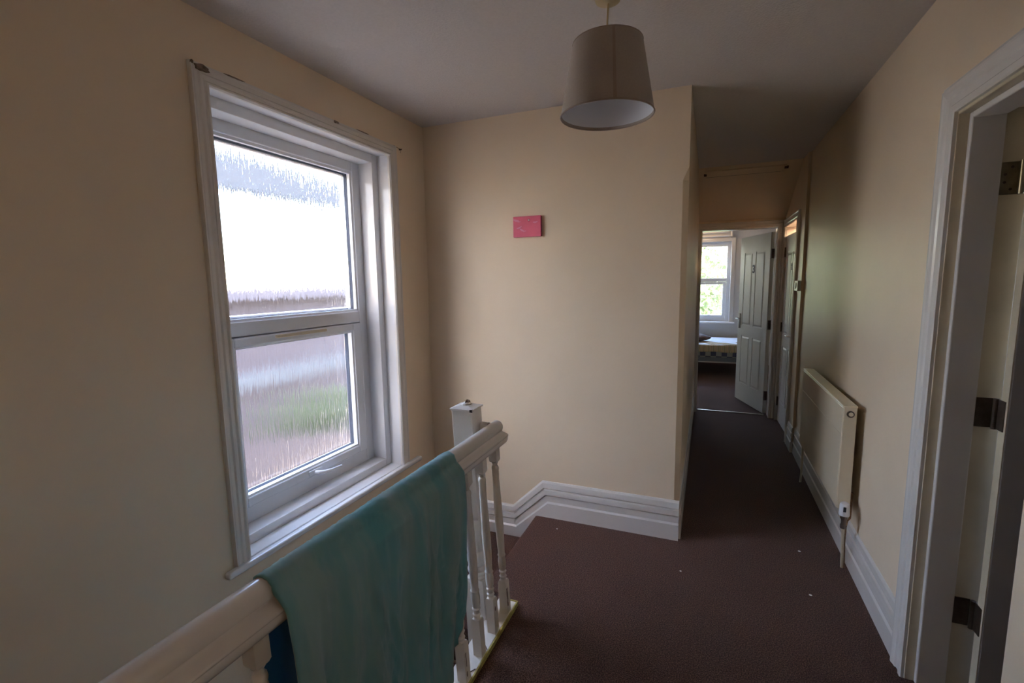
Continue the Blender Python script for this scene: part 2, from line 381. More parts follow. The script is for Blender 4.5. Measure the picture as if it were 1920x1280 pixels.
# uPVC frame
FX = -1.920
fr = obj('frame', join(frame_ring(-2.0, -1.979, 1.31, 2.36, .395, 2.215, 1.425, 2.263, .515, 2.118), boxes([(-2.0, -1.979, 1.425, 2.258, 1.245, 1.365)]), frame_ring(-1.985, FX, 1.31, 2.36, .395, 2.215, 1.402, 2.281, .487, 2.140),
                  boxes([(-1.985, FX, 1.402, 2.281, 1.274, 1.340)])), UPVC, w1, bevel=.005)
# upper glazing beads (slanted) and gasket
def bead_ring(x_in, x_out, y0, y1, z0, z1, w):
    bm = bmesh.new()
    outer = [(y0, z0), (y1, z0), (y1, z1), (y0, z1)]; inner = [(y0+w, z0+w), (y1-w, z0+w), (y1-w, z1-w), (y0+w, z1-w)]
    V = {}
    for i in range(4):
        V[i] = [bm.verts.new((x_out, *outer[i])), bm.verts.new((x_out-.004, inner[i][0], inner[i][1])), bm.verts.new((x_in, inner[i][0], inner[i][1])), bm.verts.new((x_in, *outer[i]))]
    for i in range(4):
        j = (i+1) % 4
        for q in range(4): bm.faces.new((V[i][q], V[j][q], V[j][(q+1) % 4], V[i][(q+1) % 4]))
    return bm
obj('glazing_bead', bead_ring(-1.950, -1.926, 1.402, 2.281, 1.340, 2.140, .012), UPVC, fr)
obj('gasket', frame_ring(-1.978, -1.951, 1.403, 2.280, 1.341, 2.139, 1.4155, 2.2675, 1.3535, 2.1265), RUBBER, fr, label='dark grey rubber gasket')
p1 = obj('pane', boxes([(-1.9765, -1.9725, 1.416, 2.267, 1.354, 2.126)]), OBSC, w1, label='upper pane of streaked obscure glass')
# lower opening sash
sa = obj('sash', join(frame_ring(-1.975, -1.908, 1.392, 2.277, .490, 1.270, 1.448, 2.209, .536, 1.228)), UPVC, w1, bevel=.006)
obj('glazing_bead', bead_ring(-1.945, -1.914, 1.448, 2.209, .536, 1.228, .010), UPVC, sa)
obj('gasket', frame_ring(-1.975, -1.946, 1.449, 2.208, .537, 1.227, 1.4595, 2.1975, .5475, 1.2165), RUBBER, sa, label='dark grey rubber gasket')
obj('pane', boxes([(-1.974, -1.970, 1.460, 2.197, .548, 1.216)]), OBSC, sa, label='lower pane of streaked obscure glass')
# trickle vent
v = obj('vent', boxes([(-1.908, -1.893, 1.66, 1.985, 1.248, 1.264)]), CREAMW, sa, bevel=.004, label='slim off-white ventilation bar')
# latch handle
hd = obj('handle', join(boxes([(-1.909, -1.900, 1.805, 1.895, .498, .524)]), tube([(-1.899, 1.838, .510), (-1.880, 1.845, .508), (-1.868, 1.870, .503), (-1.864, 1.92, .497), (-1.866, 2.0, .492)], [.011, .012, .012, .0085, .006], 10)), UPVC, sa, bevel=.003, smooth=True, label='white locking lever handle')
# worn marks of old curtain brackets
for (y, z, dy, dz) in ((1.272, 2.283, .030, .013), (1.236, 2.292, .006, .007), (1.95, 2.292, .022, .006), (1.40, 2.296, .05, .003), (2.15, 2.297, .05, .003)):
    bm = bmesh.new(); n = 14; random.seed(int(y*1000))
    c = [bm.verts.new((XL+.0215, y+dy*math.cos(2*math.pi*i/n)*random.uniform(.7, 1.15), z+dz*math.sin(2*math.pi*i/n)*random.uniform(.7, 1.1))) for i in range(n)]
    d = [bm.verts.new((XL+.015, v_.co.y, v_.co.z)) for v_ in c]
    bm.faces.new(c)
    for i in range(n): bm.faces.new((c[i], c[(i+1) % n], d[(i+1) % n], d[i]))
    obj('bare_wood_patch', bm, WORN, w1, label='patch of bare brown wood where paint is missing')
tag(obj('nail', join(tube([(XL, 2.497, 2.293), (XL+.018, 2.497, 2.293)], .0035, 8), tube([(XL+.004, 2.44, 2.304), (XL+.006, 2.47, 2.298), (XL+.012, 2.497, 2.293), (XL+.008, 2.499, 2.275)], .0012, 6)), WOODB),
    'small rusty nail with wire in the wall by the window casing top right corner', 'nail')

# ------------------------------------------------------------------ doors
def panel_leaf(w, h, t, panels, m, name, parent):
    """leaf in local coords: x 0..w, y 0..t, z 0..h with raised and sunk panels on both faces"""
    bm = boxes([(0, w, .004, t-.004, 0, h)])
    xs = [0] + sorted({p[0] for p in panels} | {p[1] for p in panels}) + [w]
    # stiles and rails stand 4 mm proud of the sunk panel grooves
    def plate(x0, x1, z0, z1):
        box(bm, x0, x1, 0, .0045, z0, z1); box(bm, x0, x1, t-.0045, t, z0, z1)
    cols = sorted({(p[0], p[1]) for p in panels})
    e = [0]
    for a, b in cols: e += [a, b]
    e.append(w)
    for i in range(0, len(e), 2): plate(e[i], e[i+1], 0, h)
    for a, b in cols:
        zz = [0]
        for p in sorted([q for q in panels if (q[0], q[1]) == (a, b)], key=lambda q: q[2]): zz += [p[2], p[3]]
        zz.append(h)
        for i in range(0, len(zz), 2): plate(a, b, zz[i], zz[i+1])
    for p in panels:
        g = .028
        for (ya, yb) in ((.0045, -.001), (t-.0045, t+.001)):
            o_ = [bm.verts.new((x, ya, z)) for x, z in ((p[0]+.01, p[2]+.01), (p[1]-.01, p[2]+.01), (p[1]-.01, p[3]-.01), (p[0]+.01, p[3]-.01))]
            i_ = [bm.verts.new((x, yb, z)) for x, z in ((p[0]+g, p[2]+g), (p[1]-g, p[2]+g), (p[1]-g, p[3]-g), (p[0]+g, p[3]-g))]
            for q in range(4): bm.faces.new((o_[q], o_[(q+1) % 4], i_[(q+1) % 4], i_[q]))
            bm.faces.new(i_)
    return obj(name, bm, m, parent)
def number(txt, size, m, parent, mtx):
    c = bpy.data.curves.new('number', 'FONT'); c.body = txt; c.size = size; c.extrude = .0015; c.offset = .0035; c.align_x = 'CENTER'
    o = bpy.data.objects.new('tmp_number', c); COL.objects.link(o)
    bpy.context.view_layer.update()
    me = bpy.data.meshes.new_from_object(o); bpy.data.objects.remove(o)
    n = bpy.data.objects.new('door_number', me); COL.objects.link(n); me.materials.clear(); me.materials.append(m)
    n.parent = parent; n.matrix_local = mtx; n['label'] = 'dark stick-on door number ' + txt
    return n

# near door on the right (door_1)
d1 = sroot('door_1', 'near doorway on the right with white moulded casing and open grey-lit door', 'door')
obj('casing', casing(D1Y0-.0, 2.043, 2.022, 0, lambda y, z, b: (XR-b, y, z), w=.098, prof=[(0, 0), (0, .016), (.004, .019), (.016, .019), (.020, .014), (.036, .014), (.040, .019), (.050, .021), (.056, .024), (.062, .024), (.066, .018), (.072, .015), (.072, 0)]), WHITE, d1, label='white moulded door casing')
JD = XR + WT + .04
jm = obj('jamb', join(boxes([(XR-.006, JD, 2.040, D1Y1-.001, 0, D1Z-.001), (XR-.006, JD, D1Y0+.001, 2.040, 2.012, D1Z-.001)])), CREAMW, d1, bevel=.002, label='yellowed cream door lining')
obj('door_stop', join(boxes([(XR+.022, XR+.108, 2.020, 2.040, 0, 2.012), (XR+.022, XR+.108, D1Y0+.001, 2.020, 1.992, 2.012)])), WHITE, d1, bevel=.004, seg=2)
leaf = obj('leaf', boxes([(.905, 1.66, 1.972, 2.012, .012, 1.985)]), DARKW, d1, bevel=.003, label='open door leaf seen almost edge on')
obj('edge_strip', boxes([(.9025, .9052, 1.973, 2.011, .014, 1.983)]), CREAMW, leaf, label='cream painted hinge edge')
for z in (1.80, 1.04, .315):
    hm = BRASS if z > 1.5 else BRONZE
    h_ = obj('hinge', join(boxes([(.848, .893, 2.0365, 2.0405, z-.05, z+.05)]), tube([(.897, 2.026, z-.052), (.897, 2.026, z+.052)], .0075, 12), boxes([(.8995, .9035, 1.982, 2.024, z-.05, z+.05)])), hm, d1, smooth=True, label='tarnished butt hinge')
    for dz in (-.034, -.012, .012, .034):
        obj('screw', tube([(.866 + (.010 if dz in (-.034, .034) else -.006), 2.0355, z+dz), (.866 + (.010 if dz in (-.034, .034) else -.006), 2.037, z+dz)], .0042, 10), BRONZE, h_)

# side door (door_2)
d2 = sroot('door_2', 'white panelled side door near the far end of the right wall, slightly ajar', 'door')
XS = XR - T
obj('casing', casing(D2Y0-.0, D2Y1-.02, 2.00, 0, lambda y, z, b: (XS-b, y, z), w=.075), WHITE, d2, label='white moulded door casing')
obj('jamb', join(boxes([(XS, XS+WT+T, D2Y0-.004, D2Y0+.018, 0, 2.01), (XS, XS+WT+T, D2Y1-.022, D2Y1-.002, 0, 2.01), (XS, XS+WT+T, D2Y0, D2Y1-.02, 2.0, 2.019)])), WHITE, d2, bevel=.002)
PAN = [(.11, .325, .22, .80), (.405, .62, .22, .80), (.11, .325, .93, 1.78), (.405, .62, .93, 1.78)]
def place_leaf(leaf, hinge, ang):
    leaf.matrix_world = Matrix.Translation(hinge) @ Matrix.Rotation(ang, 4, 'Z')
    return leaf
l2 = panel_leaf(.69, 1.90, .038, [(a*.95, b*.95, c, d-.05 if d > 1 else d) for a, b, c, d in PAN], WHITE, 'leaf', d2)
place_leaf(l2, (.722, 5.572, .012), R(-90+1.5))
number('2', .085, NUM, l2, Matrix.Translation((.35, -.0022, 1.56)) @ Matrix.Rotation(R(90), 4, 'X'))
obj('handle', join(boxes([(.60, .635, -.008, 0, .88, 1.02)]), tube([(.617, -.002, .95), (.617, -.045, .95), (.60, -.052, .95), (.53, -.052, .948)], [.008, .008, .008, .007], 10)), CHROME, l2, smooth=True, label='chrome lever handle')
for z in (.20, .98, 1.74):
    obj('hinge', join(boxes([(-.004, .002, -.004, .032, z-.045, z+.045)]), tube([(-.004, -.006, z-.048), (-.004, -.006, z+.048)], .007, 10)), BRONZE, l2, smooth=True, label='dark metal hinge')

# bedroom door (door_3)
d3 = sroot('door_3', 'open white panelled bedroom door at the end of the corridor', 'door')
obj('casing', casing(DX0+.02, DX1-.02, 2.012, 0, lambda y, z, b: (y, YF-b, z), w=.072), WHITE, d3, label='white moulded door casing')
obj('jamb', join(boxes([(DX0+.001, DX0+.022, YF-.004, YF+.125, 0, 2.029), (DX1-.022, DX1-.001, YF-.004, YF+.125, 0, 2.029), (DX0+.02, DX1-.02, YF-.004, YF+.125, 2.008, 2.029)])), WHITE, d3, bevel=.002)
obj('threshold_strip', boxes([(DX0+.03, DX1-.05, YF+.085, YF+.108, .0, .008)]), BRASS, d3, bevel=.003, label='brass carpet threshold strip')
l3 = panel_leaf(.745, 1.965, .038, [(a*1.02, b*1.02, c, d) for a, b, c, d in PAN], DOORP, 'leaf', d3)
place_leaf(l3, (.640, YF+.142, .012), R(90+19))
# camera sees the face at local y = t (towards -x); keep fittings on both faces
number('3', .125, NUM, l3, Matrix.Translation((.375, .0405, 1.545)) @ Matrix.Rotation(R(180), 4, 'Z') @ Matrix.Rotation(R(90), 4, 'X'))
for sgn, y0 in ((1, .038), (-1, 0)):
    obj('handle', join(boxes([(.675, .712, min(y0, y0+sgn*.007), max(y0, y0+sgn*.007), .88, 1.06)]), tube([(.694, y0, 1.0), (.694, y0+sgn*.045, 1.0), (.675, y0+sgn*.052, 1.0), (.60, y0+sgn*.052, .998)], [.008, .008, .008, .007], 10)), BRONZE if sgn > 0 else CHROME, l3, smooth=True, label='metal lever handle on a long plate')
for z in (.20, .98, 1.74):
    obj('hinge', join(boxes([(-.018, .003, .004, .036, z-.05, z+.05)]), tube([(-.008, -.004, z-.052), (-.008, -.004, z+.052)], .007, 10)), BRONZE, l3, smooth=True, label='dark metal hinge')

# ------------------------------------------------------------------ balustrade
bal = thing('stair_balustrade', 'white painted balustrade with turned spindles between landing and stairwell', 'balustrade')
RX = -.839
LEAN = -.042 / .75
RH = [(0, .896), (.012, .8935), (.021, .887), (.0262, .878), (.028, .868), (.0262, .858), (.0225, .852), (.026, .848), (.036, .845), (.048, .841), (.053, .836), (.053, .831), (.0495, .829), (.051, .824), (.050, .813), (.043, .801), (.034, .795)]
RP = RH + [(-a, b) for a, b in RH[:0:-1]]
hr = sweep(RP, None, [lambda a, b: (RX+a-.004, YB+.002, b), lambda a, b: (RX+a-.003, .4, b), lambda a, b: (RX+a, 1.855, b)])
obj('handrail', hr, WHITE, bal, smooth=True, bevel=.002)
# return piece of rail to the newel
hr2 = sweep(RP, None, [lambda a, b: (-.90, 1.815+a*.8, b-.002), lambda a, b: (-.862, 1.815+a*.8, b-.002)])
obj('rail_return', hr2, WHITE, bal, smooth=True)
def baluster_bm():
    prof = [(.151, .0165), (.158, .012), (.170, .0165), (.176, .012), (.184, .013), (.194, .0168), (.200, .013), (.212, .0165), (.240, .0182), (.262, .0155), (.270, .0182), (.277, .0148),
            (.32, .0165), (.40, .0185), (.50, .0175), (.60, .0150), (.635, .0142), (.640, .0158), (.646, .0142), (.652, .0158), (.658, .0142), (.664, .0158), (.670, .0165), (.678, .0150), (.682, .0105), (.690, .0105), (.698, .0155)]
    bm = lathe(prof, 20)
    h = .0185
    # square blocks with small chamfered shoulders
    def block(z0, z1, top):
        sec = [(z0, h), (z1-.008, h), (z1, h*.8)] if top else [(z0, h*.8), (z0+.008, h), (z1, h)]
        rs = [[bm.verts.new((sx*r, sy*r, z)) for sx, sy in ((-1, -1), (1, -1), (1, 1), (-1, 1))] for z, r in sec]
        for A, B in zip(rs, rs[1:]):
            for i in range(4): bm.faces.new((A[i], A[(i+1) % 4], B[(i+1) % 4], B[i]))
        bm.faces.new(rs[0][::-1]); bm.faces.new(rs[-1])
    block(0, .153, True); block(.700, .777, False)
    for v_ in bm.verts: v_.co.x += LEAN*v_.co.z
    return bm
sp0 = None
ys = [1.818 - .1326*i for i in range(27)]
for i, y in enumerate(ys):
    if sp0 is None:
        sp0 = obj('baluster', baluster_bm(), CHIP, bal, smooth=True); s = sp0
    else:
        s = sp0.copy(); COL.objects.link(s); s.parent = bal
    s.location = (-.799, y, .020)
# base rail the spindles stand on, with yellowed edge and paint cracks
br = obj('base_rail', boxes([(-.864, -.776, YB+.002, 1.892, -.035, .020)]), CHIP, bal, bevel=.003)
obj('edge_trim', join(boxes([(-.776, -.770, YB+.002, 1.90, -.004, .021), (-.81, -.770, 1.892, 1.90, -.004, .021)])), TAPE, br, label='yellowed varnish line along the base rail edge')
obj('apron', boxes([(-.895, -.864, YB+.002, 1.70, -.26, -.035)]), CHIP, bal)
def crack(pts, r=.0022):
    return tube(pts, r, 5)
for (yy, sg) in ((1.60, 1), (1.455, -1)):
    obj('paint_crack', join(crack([(-.842, yy, .0205), (-.83, yy-.012*sg, .0205), (-.822, yy+.004, .0205), (-.808, yy-.016*sg, .0205), (-.795, yy-.004, .0205), (-.780, yy-.02*sg, .0205)]),
        crack([(-.83, yy-.012*sg, .0205), (-.822, yy-.034, .0205), (-.81, yy-.04, .0205)])), WOODB, br, label='dark jagged crack in the white paint')
# chipped paint patches on the spindle blocks
def patch(name, pts, depth, m, parent, label):
    bm = bmesh.new(); a = [bm.verts.new(p) for p in pts]; b = [bm.verts.new(Vector(p)+Vector(depth)) for p in pts]
    n = len(a); bm.faces.new(a); bm.faces.new(b[::-1])
    for i in range(n): bm.faces.new((a[i], b[i], b[(i+1) % n], a[(i+1) % n]))
    return obj(name, bm, m, parent, label=label)
def chipped(i, zs, y_off, w, seed):
    random.seed(seed); y = ys[i]; xr = -.799+.0185
    L = []; Rr = []
    for z in zs:
        L.append((xr+LEAN*z+.0006, y+y_off-w*random.uniform(.3, 1), .02+z)); Rr.append((xr+LEAN*z+.0006, y+y_off+w*random.uniform(.3, 1), .02+z))
    patch('paint_chip', L+Rr[::-1], (-.002, 0, 0), WOODB, bal, 'dark brown chip where paint has come off a spindle')
chipped(0, [.035+.0105*k for k in range(9)], -.009, .007, 3)
chipped(1, [.10, .105, .112, .118], -.004, .004, 5)
chipped(3, [.06, .075, .09, .10, .115], -.006, .003, 9)
chipped(3, [.02, .03, .04], -.006, .003, 11)
# newel post
def newel_bm():
    bm = bmesh.new(); h = .047
    def sq(sec):
        rs = [[bm.verts.new((sx*r, sy*r, z)) for sx, sy in ((-1, -1), (1, -1), (1, 1), (-1, 1))] for z, r in sec]
        for A, B in zip(rs, rs[1:]):
            for i in range(4): bm.faces.new((A[i], A[(i+1) % 4], B[(i+1) % 4], B[i]))
        bm.faces.new(rs[0][::-1]); bm.faces.new(rs[-1])
    sq([(-.30, h), (.225, h), (.24, h*.85)]); sq([(.52, h*.85), (.535, h), (1.005, h)])
    lathe([(.238, .040), (.25, .034), (.262, .043), (.275, .045), (.287, .036), (.296, .034), (.31, .043), (.33, .046), (.352, .038), (.36, .030), (.40, .032), (.47, .040), (.50, .042), (.51, .037), (.522, .040)], 24, True, bm)
    for v_ in bm.verts: v_.co.x += -.045*v_.co.z
    return bm
nw = obj('newel_post', newel_bm(), CHIP, bal, bevel=.002, smooth=True, label='square newel post with turned lower section')
NX, NY = -.903, 1.778
nw.location = (NX, NY, -.045)
def cap_bm():
    bm = bmesh.new(); h = .054
    sec = [(0, .047), (.004, h), (.010, h), (.018, .022), (.019, .020), (.020, .0)]
    rs = [[bm.verts.new((sx*r, sy*r, z)) for sx, sy in ((-1, -1), (1, -1), (1, 1), (-1, 1))] for z, r in sec[:-1]]
    for A, B in zip(rs, rs[1:]):
        for i in range(4): bm.faces.new((A[i], A[(i+1) % 4], B[(i+1) % 4], B[i]))
    bm.faces.new(rs[0][::-1]); bm.faces.new(rs[-1])
    return bm
cp = obj('newel_cap', cap_bm(), CHIP, nw, bevel=.001, label='shallow pyramid cap with worn edges'); cp.location = (-.045, 0, 1.003)
fin = bmesh.new()
lathe([(0, .021), (.005, .022), (.010, .015), (.014, .006)], 10, True, fin)
ob = obj('broken_finial', fin, CHIP, cp, label='stub of a broken finial'); ob.location = (0, 0, .0175)
ob2 = patch('splinter', [(.0, -.018, .024), (.0, .008, .026), (.0, .004, .040), (.0, -.008, .036)], (.012, .006, -.004), WORN, cp, 'bare wood splinter on the cap')
patch('paint_chip', [(.0535, -.0545, .0), (.0535, -.044, .003), (.0535, -.046, .011), (.0535, -.0545, .011)], (-.012, 0, 0), DARK, cp, 'dark chip on the cap corner')

# ------------------------------------------------------------------ towel over the handrail
def towel():
    bm = bmesh.new()
    NYs, NS = 110, 150
    cx, cz, rr = RX, .868, .034
    grid = []
    def hem(u):      # drop of the front bottom edge below the rail, u 0 near .. 1 far
        if u < .80: return .70 + .10*(1-u)
        t = (u-.80)/.20
        return .70 + .02 - .235*(t**1.6)
    for i in range(NYs+1):
        u = i/NYs
        col = []
        Lf, Lb = hem(u), .62
        arc = math.pi*rr
        for j in range(NS+1):
            s = j/NS
            # front part s<.56, over the top, back part
            ytop = .650 + u*(1.425-.650)
            if s < .56:
                d = Lf*(1 - s/.56)                     # distance below the bulb side
                z = cz - d
                # path: bulb side -> over the moulding lip -> hang
                if d < .034:
                    t = d/.034; x = cx+rr + (.064-rr)*(t**.8)
                else:
                    t = min(1, (d-.034)/.30); x = cx+.064 + .004*math.sin(t*math.pi) - .004*t
                f = min(1, max(0, (d-.02)/.25))
                ph = u*1.0 + .10*d
                fold = (.014*math.sin(ph*23+1.2*noise.noise((u*3, d*1.5, 0))*2) + .009*math.sin(ph*47+3+d*2) + .030*noise.noise((u*7+.35*d, d*1.3, 4)))*f
                fine = .005*noise.noise((u*26, d*5, 9)) + .0035*noise.noise((u*50, d*10, 2))
                edge = min(1, u*9, (1-u)*9)
                # sharp pinched ridges that run down and towards the far side
                q1 = noise.noise((u*13-d*4.2, d*1.6, 7)); q2 = noise.noise((u*22-d*2.0, d*2.2, 21))
                cre = (.013*max(0, 1-abs(q1)*7)*(.5+.5*noise.noise((u*5, d*4, 31))) + .008*max(0, 1-abs(q2)*6))*f
                x += max(-.010, fold*.8*(.4+.6*edge)+.006*f) + (fine*(.4+.6*f) + cre)*(.15+.85*edge)
                y = ytop + .055*(1-u)**2*d - .018*u*math.sin(min(1, d/.6)*3.1)*0 + .006*noise.noise((d*6, u*4, 5))*f
                
            elif s < .64:
                t = (s-.56)/.08*math.pi
                w = .003*noise.noise((u*40+t*2.5, t*1.2, 3)) + .0028*noise.noise((u*75+t*5, t, 8))
                x = cx + (rr+w)*math.cos(t); z = cz + (rr+w)*math.sin(t)
                y = ytop + .004*noise.noise((t*2, u*6, 1))
            else:
                d = Lb*(s-.64)/.36; z = cz-d
                if d < .034: x = cx-rr-(.064-rr)*((d/.034)**.8)
                else: x = cx-.064
                f = min(1, max(0, (d-.03)/.25))
                x -= max(-.002, (.014*math.sin(u*25+2) + .02*noise.noise((u*6, d*1.5, 14)))*f + .006*f)
                y = ytop + .035*math.sin(min(1, d/.25)*1.5)*(1-u)
            col.append(bm.verts.new((x, y, z)))
        grid.append(col)
    for i in range(NYs):
        for j in range(NS): bm.faces.new((grid[i][j], grid[i+1][j], grid[i+1][j+1], grid[i][j+1]))
    # make the outer side the normal side: front faces +x
    bm.faces.ensure_lookup_table(); bm.normal_update()
    f0 = bm.faces[20]
    flip = f0.normal.x < 0
    me = bpy.data.meshes.new('towel'); 
    if flip: bmesh.ops.reverse_faces(bm, faces=bm.faces)
    for f in bm.faces: f.smooth = True
    bm.to_mesh(me); bm.free()
    o = bpy.data.objects.new('towel', me); COL.objects.link(o)
    me.materials.append(TEAL); me.materials.append(BLUE)
    so = o.modifiers.new('thick', 'SOLIDIFY'); so.thickness = .0045; so.offset = -1; so.material_offset = 1; so.material_offset_rim = 0
    return o
tag(towel(), 'faded teal cotton towel draped over the white handrail', 'towel')

# ------------------------------------------------------------------ pendant lamp
lx, ly = -.357, 1.80
lp = thing('pendant_lamp', 'beige linen drum shade hanging on a cord from the ceiling', 'ceiling lamp')
zb, zt, rb, rtp = 2.085, 2.332, .166, .122
obj('lamp_shade', lathe([(0, rb), (zt-zb, rtp), (zt-zb, rtp-.002), (0, rb-.002)], 64, False, None, (lx, ly, zb)), SHADE, lp, smooth=True)
bmL = lathe([(.003, rb-.0025), (zt-zb-.003, rtp-.0025)], 64, False, None, (lx, ly, zb))
obj('shade_lining', bmL, SHADEI, lp, smooth=True, label='white inner lining of the shade')
def ringtube(z, r, tr, m, name):
    pts = [(lx+r*math.cos(2*math.pi*i/48), ly+r*math.sin(2*math.pi*i/48), z) for i in range(49)]
    return obj(name, tube(pts, tr, 6), m, lp, smooth=True)
ringtube(zb+.002, rb-.001, .0028, SHADET, 'bottom_rim'); ringtube(zt-.002, rtp-.001, .0028, SHADET, 'top_rim')
# seam
a0 = math.atan2(-ly, -lx) + R(9); 
seam = bmesh.new(); q = []
for (z, r) in ((zb, rb), (zt, rtp)):
    for da in (-.035, .035): q.append(seam.verts.new((lx+(r+.0012)*math.cos(a0+da), ly+(r+.0012)*math.sin(a0+da), z)))
    for da in (.035, -.035): q.append(seam.verts.new((lx+(r-.0005)*math.cos(a0+da), ly+(r-.0005)*math.sin(a0+da), z)))
seam.faces.new((q[0], q[1], q[5], q[4])); seam.faces.new((q[2], q[3], q[7], q[6])); seam.faces.new((q[0], q[3], q[2], q[1])); seam.faces.new((q[4], q[5], q[6], q[7])); seam.faces.new((q[0], q[4], q[7], q[3])); seam.faces.new((q[1], q[2], q[6], q[5]))
obj('shade_seam', seam, SHADET, lp, label='darker vertical seam of the shade')
spd = join(tube([(lx-rtp+.003, ly, zt-.03), (lx, ly, zt-.012), (lx+rtp-.003, ly, zt-.03)], .0018, 6), tube([(lx, ly-rtp+.003, zt-.03), (lx, ly, zt-.012), (lx, ly+rtp-.003, zt-.03)], .0018, 6))
obj('spider', spd, CHROME, lp)
obj('lamp_holder', lathe([(-.075, .016), (-.07, .019), (-.03, .019), (-.025, .013), (.0, .011), (.006, .006)], 20, True, None, (lx, ly, zt-.002)), ROSE, lp, smooth=True)
obj('cord', tube([(lx, ly, zt), (lx-.002, ly, zt+.06), (lx+.002, ly, ZC-.02)], .0032, 8), ROSE, lp, smooth=True)
obj('ceiling_rose', lathe([(0, .008), (.002, .030), (.008, .042), (.022, .047), (.032, .047)], 28, True, None, (lx, ly, ZC-.0325)), ROSE, lp, smooth=True)

# ------------------------------------------------------------------ pink canvas
pk = thing('canvas_picture', 'small bright pink canvas hung on the cream end wall', 'picture')
px0, px1, pz0, pz1 = -1.108, -.932, 1.766, 1.888
obj('canvas', boxes([(px0, px1, YP-.020, YP-.001, pz0, pz1)]), PINK, pk, bevel=.002)
obj('canvas_edge', boxes([(px1-.0005, px1+.0015, YP-.0195, YP-.001, pz0+.001, pz1-.001)]), PINKD, pk, label='right side of the canvas, its shade painted in dark pink')
def stroke(cx_, cz_, w, h, a, parent, m=LILAC):
    bm = bmesh.new(); n = 16; f = []; g = []
    for i in range(n):
        t = 2*math.pi*i/n; x = w*math.cos(t); z = h*math.sin(t)*(1+.3*math.sin(3*t))
        X_ = cx_ + x*math.cos(a) - z*math.sin(a); Z_ = cz_ + x*math.sin(a) + z*math.cos(a)
        f.append(bm.verts.new((X_, YP-.0212, Z_))); g.append(bm.verts.new((X_, YP-.0195, Z_)))
    bm.faces.new(f)
    for i in range(n): bm.faces.new((f[i], g[i], g[(i+1) % n], f[(i+1) % n]))
    return obj('paint_stroke', bm, m, parent, label='pale pink cloud-like stroke')
stroke(-1.088, 1.866, .020, .006, -.25, pk); stroke(-1.072, 1.858, .016, .003, -.1, pk)
stroke(-1.068, 1.822, .018, .004, .35, pk); stroke(-1.052, 1.808, .014, .005, -.5, pk); stroke(-1.035, 1.800, .012, .0025, .1, pk)
stroke(-.965, 1.850, .016, .004, .1, pk)
stroke(-1.006, 1.8635, .0085, .0085, 0, pk, PINKD)
obj('pin_head', lathe([(0, .0045), (.0015, .0045), (.0022, .002)], 14, True), LINT, pk, label='round white pin')
bpy.data.objects['pin_head'].matrix_world = Matrix.Translation((-1.006, YP-.0212, 1.8635)) @ Matrix.Rotation(R(90), 4, 'X')

# ------------------------------------------------------------------ radiator
rd = thing('radiator', 'cream panel radiator fixed low on the right corridor wall', 'radiator')
ry0, ry1, rz0, rz1, rx0, rx1 = 2.735, 3.80, .335, .868, .640, .700
pn = boxes([(rx0, rx0+.012, ry0+.004, ry1-.004, rz0, rz1-.012)])
obj('front_panel', pn, RADM, rd, bevel=.005, seg=3)
obj('back_panel', boxes([(rx1-.012, rx1, ry0+.004, ry1-.004, rz0, rz1-.012)]), RADM, rd, bevel=.004)
obj('end_panel', boxes([(rx0+.004, rx1-.001, ry0, ry0+.004, rz0, rz1-.006)]), RADM, rd, bevel=.003)
obj('end_panel', boxes([(rx0+.004, rx1-.001, ry1-.004, ry1, rz0, rz1-.006)]), RADM, rd, bevel=.003)
gl = boxes([(rx0-.002, rx1+.002, ry0-.001, ry1+.001, rz1-.012, rz1)])
obj('top_grille', gl, RADM, rd, bevel=.005, seg=3)
obj('pressed_line', boxes([(rx0-.0012, rx0+.001, ry0+.02, ry1-.02, .715, .718)]), RADM, rd)
for y in (2.95, 3.55): obj('wall_bracket', boxes([(rx1, XR-.001, y, y+.04, .40, .80)]), RADM, rd)
bv = lathe([(0, .0165), (.004, .0165), (.006, .012), (.010, .012)], 18, True); 
o = obj('bleed_valve', bv, BRONZE, rd, smooth=True, label='dark ring of the bleed plug'); o.matrix_world = Matrix.Translation((.672, ry0, .826)) @ Matrix.Rotation(R(90), 4, 'X')
o2 = obj('valve_core', lathe([(0, .010), (.003, .010), (.004, .004)], 14, True), RADM, rd); o2.matrix_world = Matrix.Translation((.672, ry0-.0105, .828)) @ Matrix.Rotation(R(90), 4, 'X')
# thermostatic valve and pipes
vx, vy = .668, 2.700
obj('valve_body', join(tube([(vx, vy, .262), (vx, vy, .318)], .012, 12), tube([(vx, vy, .345-.03), (vx, ry0+.01, .345-.03)], .011, 12), tube([(vx, vy, .250), (vx, vy, .268)], .015, 6), tube([(vx, vy, .300), (vx, vy, .312)], .016, 8)), BRONZE, rd, smooth=True, label='tarnished brass valve body')
obj('thermostat_head', lathe([(0, .0225), (.006, .0235), (.05, .0215), (.062, .019), (.068, .010)], 24, True, None, (vx, vy, .318)), TRV, rd, smooth=True, label='white thermostatic valve head')
gm = boxes([(vx-.010, vx+.002, vy-.0232, vy-.0215, .343, .368)]); obj('scale_mark', gm, RUBBER, rd, label='small grey scale marking')
obj('pipe', tube([(vx, vy, .256), (vx+.004, vy+.01, .20), (.684, 2.745, .10), (.694, 2.775, -.001)], .0075, 10), CREAMW, rd, smooth=True, label='cream painted pipe')
obj('pipe_stain', tube([(vx+.008, vy-.002, .255), (vx+.012, vy+.008, .20), (.692, 2.742, .10), (.702, 2.772, -.001)], .0035, 8), COPPER, rd, smooth=True, label='copper stained side of the pipe')
obj('pipe', tube([(.722, 2.805, .40), (.720, 2.805, .26), (.712, 2.815, .24), (.708, 2.818, .20), (.708, 2.822, -.001)], .0055, 8), COPPER, rd, smooth=True, label='thin stained copper pipe on the wall')
